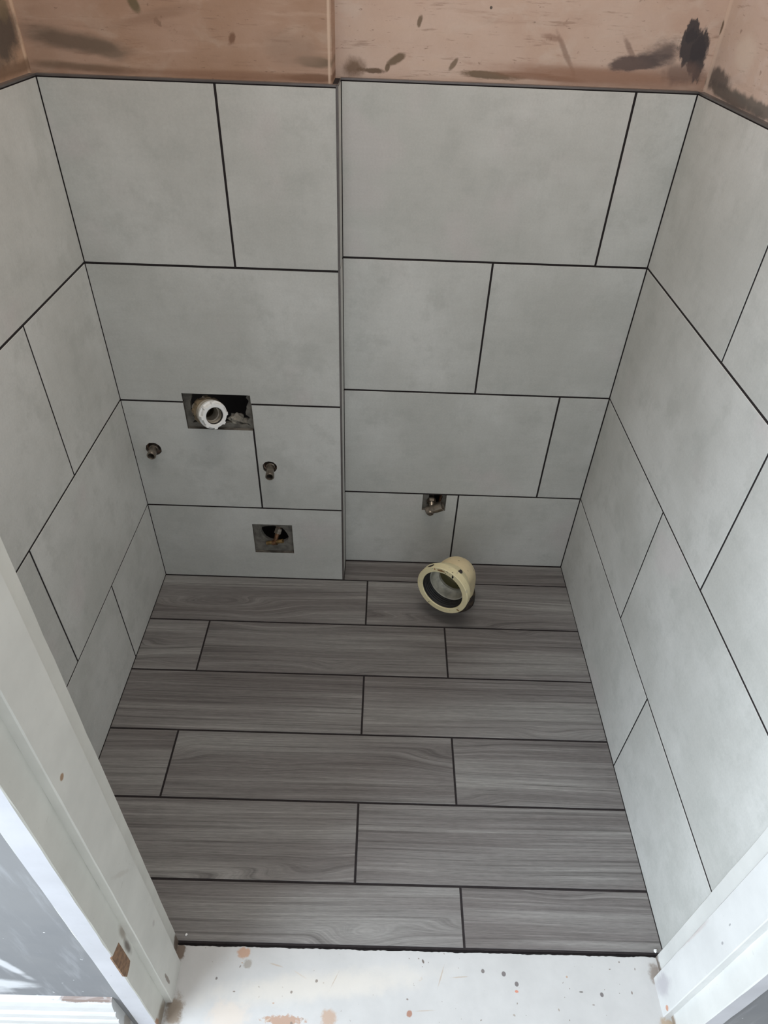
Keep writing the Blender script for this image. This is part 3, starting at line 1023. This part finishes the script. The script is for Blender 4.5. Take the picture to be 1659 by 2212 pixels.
# --- soil pipe bend
RUST = []
PX, PY = 0.7945, -0.0533
n = Vector((-0.515, -0.856, 0.060)).normalized()
Cc = Vector((0.744, -0.1372, 0.1163))
sp_ = thing('soil_pipe', 'cream painted soil pipe bend with black rubber seal rising from the plank floor', 'pipe', (PX, PY, 0))
inv = Vector((PX, PY, 0))


def put(name, bm, mat, root, parent=None, ang=35):
    """Mesh given in world coordinates, linked under root (an Empty)."""
    off = Vector(root.location)
    bmesh.ops.translate(bm, verts=bm.verts, vec=-off)
    o = link(name, bm, mat, parent or root)
    return smooth_by_angle(o, ang)


# centre line from the socket back and down into the floor
S0 = Cc - n * 0.042
top = Vector((PX, PY, 0.1163 - 0.060 * 0.098))
path = []
for i in range(5):
    path.append(S0 + (top - S0) * (i / 4.0) * 0.25)
A0 = path[-1]
B0 = Vector((PX, PY, 0.050))
for i in range(1, 15):
    t = i / 14.0
    path.append(A0 * (1 - t) ** 2 + top * 2 * t * (1 - t) + B0 * t * t)
path.append(Vector((PX, PY, 0.02)))
path.append(Vector((PX, PY, -0.03)))
N_ = len(path)
rad = [0.0478 if i < 12 else 0.0478 - 0.001 * (i - 12) / (N_ - 13) for i in range(N_)]
bend = put('bend', sweep(path, rad, 40), M['cream'], sp_)
# bore
inner = put('bore', lathe([(0.058, 0.0384), (0.070, 0.0378), (0.078, 0.0330), (0.082, 0.0180), (0.083, 0.0004)], Cc, -n, 40), M['olive'], sp_)
prof = [(0.056, 0.0476), (0.050, 0.0505), (0.040, 0.0575), (0.030, 0.0635), (0.022, 0.0665), (0.0205, 0.0690), (0.0015, 0.0702), (0.0, 0.0690), (0.0, 0.0565), (0.0015, 0.0555), (0.030, 0.0555)]
sock = put('socket', lathe(prof, Cc, -n, 56), M['cream_rim'], sp_, None, 25)
seal = [(0.0020, 0.0560), (0.004, 0.0552), (0.0085, 0.0545)]
for i in range(4):
    s0 = 0.0095 + i * 0.0060
    seal += [(s0, 0.0542 - i * 0.0005), (s0 + 0.0014, 0.0522 - i * 0.0005), (s0 + 0.0040, 0.0522 - i * 0.0005), (s0 + 0.0055, 0.0542 - i * 0.0005)]
seal += [(0.037, 0.0480)]
put('rubber_seal', lathe(seal, Cc, -n, 56), M['rubber'], sp_, sock, 20)
put('inner_lip', lathe([(0.032, 0.0525), (0.0330, 0.0480), (0.045, 0.0465), (0.052, 0.0430), (0.056, 0.0385), (0.062, 0.0375)], Cc, -n, 48), M['cream_in'], sp_, sock)
for c_ in [(0.0, 0.0630, 1.40, 0.0100, 0.0030, 0.0, 8, True), (0.0, 0.0640, 3.80, 0.0022, 0.0045, 0.5, 9, True)]:
    RUST.append(c_)
put('floor_sleeve', lathe([(-0.02, 0.0510), (0.006, 0.0520), (0.024, 0.0515), (0.034, 0.0500), (0.037, 0.0455)], (PX, PY, 0), (0, 0, 1), 40, rfun=lambda s, r, t: r * (1 + 0.012 * math.sin(7 * t + 90 * s))), M['crust'], sp_)
# dark chips in the paint: thin patches lying on the rim and bend
e1 = n.cross(Vector((0, 0, 1))).normalized()
e2 = e1.cross(n).normalized()


def chip_on_axis(s, r, ang, ra, rb, rot, seed, face=False):
    R = random.Random(seed)
    bm = bmesh.new()
    vs_ = []
    N = 14
    cenv = None
    for k in range(N):
        t = 2 * math.pi * k / N
        q = 1 + R.uniform(-0.25, 0.25)
        da, db = math.cos(t) * ra * q, math.sin(t) * rb * q
        da, db = da * math.cos(rot) - db * math.sin(rot), da * math.sin(rot) + db * math.cos(rot)
        if face:
            rr, aa, ss = r + db, ang + da / r, -0.0004
        else:
            rr, aa, ss = r + 0.0005, ang + da / r, s + db
        vs_.append(bm.verts.new(Cc - n * ss + (e1 * math.cos(aa) + e2 * math.sin(aa)) * rr))
    bm.faces.new(vs_)
    bmesh.ops.solidify(bm, geom=bm.faces[:], thickness=0.0004)
    return bm


chips = [
    (0.006, 0.0704, 0.95, 0.0085, 0.0042, 0.35, 1, False),
    (0.0, 0.0625, 1.93, 0.0022, 0.0055, 0.3, 2, True),
    (0.006, 0.0704, 3.40, 0.0040, 0.0030, 0.2, 3, False),
    (0.028, 0.0655, 2.03, 0.0055, 0.0060, 0.1, 5, False),
    (0.0, 0.0590, 1.60, 0.0014, 0.0012, 0.0, 6, True),
    (0.0, 0.0640, 5.20, 0.0012, 0.0024, 0.0, 7, True),
]
for c_ in chips:
    put('paint_chip', chip_on_axis(*c_), M['chip'], sp_, sock)
for c_ in RUST:
    put('rust_mark', chip_on_axis(*c_), M['rust'], sp_, sock)

# --- white waste outlet in the rectangular opening
n2 = Vector((0.55, -0.80, 0.22)).normalized()
C2 = Vector((0.213, -0.030, 0.538))
wp = thing('waste_outlet', 'white plastic compression waste outlet in the rectangular opening', 'waste pipe', (0.190, 0.01, 0.50))


def lug(s, r, t):
    if r < 0.0295 or s < 0.0035:
        return r
    ph = (t / (2 * math.pi) * 8) % 1.0
    return r if ph < 0.42 else r - 0.0030


nut = put('compression_nut', lathe([(0.019, 0.0285), (0.019, 0.0312), (0.0105, 0.0318), (0.0092, 0.0318), (0.0030, 0.0312), (0.0008, 0.0306), (0.0, 0.0298), (0.0, 0.0205), (0.0015, 0.0192), (0.012, 0.0190)], C2, -n2, 96, rfun=lambda s, r, t: (r if (r < 0.0285 or s > 0.0095 or ((t / (2 * math.pi) * 8) % 1.0) < 0.3) else r - 0.0034)), M['white_pvc'], wp, None, 30)
put('seal_ring', lathe([(0.0025, 0.0194), (0.004, 0.0180), (0.007, 0.0178)], C2, -n2, 40), M['rubber'], wp, nut)
put('bore', lathe([(0.006, 0.0185), (0.022, 0.0180), (0.023, 0.0160), (0.050, 0.0158)], C2, -n2, 40), M['dirty_pvc'], wp)
prof = []
for i in range(6):
    s0 = 0.017 + i * 0.0032
    prof += [(s0, 0.0300), (s0 + 0.0016, 0.0300), (s0 + 0.0020, 0.0285), (s0 + 0.0030, 0.0285)]
put('threaded_body', lathe(prof, C2, -n2, 40), M['dirty_pvc'], wp, None, 20)
put('back_nut', lathe([(0.038, 0.024), (0.038, 0.0330), (0.056, 0.0330), (0.058, 0.024)], C2, -n2, 60, rfun=lambda s, r, t: r if (t / (2 * math.pi) * 8) % 1.0 < 0.5 else r - 0.0025), M['beige_pvc'], wp, None, 30)
bp0 = C2 - n2 * 0.054
put('tail_pipe', sweep([bp0, bp0 - n2 * 0.02, bp0 - n2 * 0.03 + Vector((-0.006, 0.012, -0.012)), bp0 - n2 * 0.03 + Vector((-0.010, 0.018, -0.07))], [0.0215] * 4, 28), M['beige_pvc'], wp)

# grey filler lump lying in the opening
fl = thing('filler_lump', 'lump of grey filler lying in the opening beside the waste outlet', 'filler', (0.248, 0.020, 0.495))
bm = bmesh.new()
bmesh.ops.create_icosphere(bm, subdivisions=3, radius=1.0)
R = random.Random(12)
for v in bm.verts:
    d = v.co.copy()
    q = 1 + 0.16 * math.sin(5.1 * d.x + 2 * d.z) * math.cos(4.3 * d.y) + 0.14 * math.sin(7 * d.z + 5 * d.x) + R.uniform(-0.05, 0.05)
    v.co = Vector((d.x * 0.017 * q, d.y * 0.011 * q, max(d.z * 0.013 * q, -0.006) + 0.006))
link('lump', bm, M['filler'], fl)
bm = bmesh.new()
bmesh.ops.create_icosphere(bm, subdivisions=2, radius=1.0)
for v in bm.verts:
    d = v.co.copy()
    q = 1 + R.uniform(-0.15, 0.15)
    v.co = Vector((d.x * 0.016 * q + 0.021, d.y * 0.007 * q, max(d.z * 0.007 * q, -0.003) + 0.001))
link('crumb', bm, M['filler'], fl)

# --- two water stubs
def stub(name, label, hc, tip, seed):
    root = thing(name, label, 'pipe', (hc[0], 0.0, hc[1]), 'water pipe stubs')
    a = Vector((hc[0], 0.018, hc[1] + 0.002))
    t = Vector(tip)
    ax = (t - a).normalized()
    L = (t - a).length
    put('tube', lathe([(0.0, 0.0086), (L - 0.014, 0.0086), (L - 0.0135, 0.0098), (L - 0.001, 0.0104), (L, 0.0098), (L, 0.0076), (L - 0.004, 0.0064), (L - 0.02, 0.0062)], a, ax, 36), M['nickel'], root)
    put('bore', lathe([(L - 0.004, 0.0072), (L - 0.030, 0.0060), (L - 0.031, 0.0005)], a, ax, 24), M['dark'], root)
    put('hex_nut', lathe([(0.002, 0.0075), (0.002, 0.0122), (0.012, 0.0122), (0.0135, 0.0112), (0.0135, 0.0080)], a, ax, 6, ref=(0.3, 0.1, 1)), M['dark_metal'], root)
    put('collar', lathe([(0.0135, 0.0105), (0.0175, 0.0105), (0.0185, 0.0080)], a, ax, 30), M['nickel'], root)
    put('sleeve', lathe([(-0.02, 0.0150), (0.004, 0.0146), (0.005, 0.0100)], a, ax, 24, rfun=lambda s, r, t_: r * (1 + 0.05 * math.sin(5 * t_))), M['crust'], root)
    return root


stub('water_pipe_stub', 'tarnished metal pipe stub poking from the tile by the side wall corner', (0.0482, 0.4221), (0.0490, -0.0260, 0.4200), 1)
stub('water_pipe_stub', 'tarnished metal pipe stub below the waste outlet, beside the upright grout joint', (0.3166, 0.3800), (0.3215, -0.0370, 0.3790), 2)

# --- brass tap in the square access opening
bt = thing('isolating_valve', 'small brass valve inside the square opening near the floor', 'valve', (0.308, 0.03, 0.10))
ac = Vector((0.310, 0.006, 0.135))
put('body', sweep([Vector((0.288, 0.004, 0.1265)), Vector((0.310, 0.000, 0.1345)), Vector((0.330, -0.003, 0.1420))], [0.0050, 0.0052, 0.0052], 24, cap=True), M['brass'], bt)
put('union_nut', lathe([(-0.006, 0.002), (-0.006, 0.0074), (0.006, 0.0074), (0.006, 0.002)], (0.310, -0.001, 0.1340), (0.93, -0.15, 0.35), 6), M['copper'], bt)
put('outlet_rim', lathe([(0.0, 0.0036), (0.0, 0.0058), (0.0035, 0.0058), (0.0035, 0.0036)], (0.329, -0.0028, 0.1416), (0.93, -0.15, 0.35), 24), M['brass'], bt)
put('riser', sweep([Vector((0.311, 0.002, 0.136)), Vector((0.316, 0.012, 0.152)), Vector((0.321, 0.020, 0.168)), Vector((0.324, 0.03, 0.20))], [0.0056, 0.0060, 0.0060, 0.0060], 20), M['copper'], bt)
put('packing_nut', lathe([(-0.007, 0.004), (-0.007, 0.0098), (0.006, 0.0098), (0.009, 0.0080), (0.009, 0.004)], (0.3185, 0.017, 0.160), (0.30, 0.45, 0.84), 6), M['nickel'], bt)
put('back_nut', lathe([(-0.006, 0.004), (-0.006, 0.0100), (0.006, 0.0100), (0.006, 0.004)], (0.322, 0.024, 0.176), (0.2, 0.4, 0.9), 6), M['nickel'], bt)

# --- nickel angle valve in the small alcove opening
av = thing('angle_valve', 'tarnished nickel angle valve in the small opening above the soil pipe', 'valve', (0.725, D + 0.02, 0.20))
d1 = Vector((0.86, -0.10, 0.50)).normalized()
b0 = Vector((0.7205, D - 0.0135, 0.2110))
put('body', lathe([(-0.016, 0.001), (-0.016, 0.0103), (-0.014, 0.0118), (0.008, 0.0120), (0.0085, 0.0130), (0.022, 0.0131), (0.0300, 0.0131), (0.0300, 0.0106), (0.014, 0.0096), (0.014, 0.001)], b0, d1, 36), M['nickel'], av)
put('screw_cap', lathe([(-0.004, 0.0096), (0.0115, 0.0090), (0.0135, 0.0078), (0.0135, 0.0046), (0.0115, 0.0040), (0.0115, 0.0005)], b0 - d1 * 0.006, Vector((0.05, -0.85, -0.30)), 28), M['nickel'], av)
put('inlet', sweep([b0, b0 + Vector((-0.002, 0.014, 0.010)), b0 + Vector((-0.002, 0.040, 0.016)), b0 + Vector((-0.002, 0.09, 0.018))], [0.0078, 0.0080, 0.0080, 0.0080], 24), M['nickel'], av)
put('union_nut', lathe([(-0.006, 0.004), (-0.006, 0.0122), (0.005, 0.0122), (0.007, 0.0105), (0.007, 0.004)], b0 + Vector((-0.002, 0.020, 0.0125)), Vector((0, 0.95, 0.35)), 6), M['nickel'], av)
put('pipe_sleeve', lathe([(-0.02, 0.0068), (0.03, 0.0068)], (0.747, D + 0.025, 0.222), (0.2, 0.5, 0.9), 18), M['copper'], av)

# --- crumbs at the foot of the jambs
cr = [((1.0935, -0.8765, 0.0), 0.0030, 'small cream plaster crumb on the floor at the foot of the bright jamb'), ((0.2640, -0.8700, 0.0), 0.0022, 'tiny white paint flake on the plank beside the yellowed jamb')]
for i, (lc, sz, lb) in enumerate(cr):
    bm = bmesh.new()
    bmesh.ops.create_icosphere(bm, subdivisions=2, radius=sz)
    R = random.Random(40 + i)
    for v in bm.verts:
        v.co *= 1 + R.uniform(-0.25, 0.25)
        v.co.z = max(v.co.z * 0.7, -sz * 0.3) + sz * 0.3
    o = link('plaster_crumb' if i == 0 else 'paint_flake', bm, M['white_pvc'], None, lc)
    tag(o, lb, 'debris')
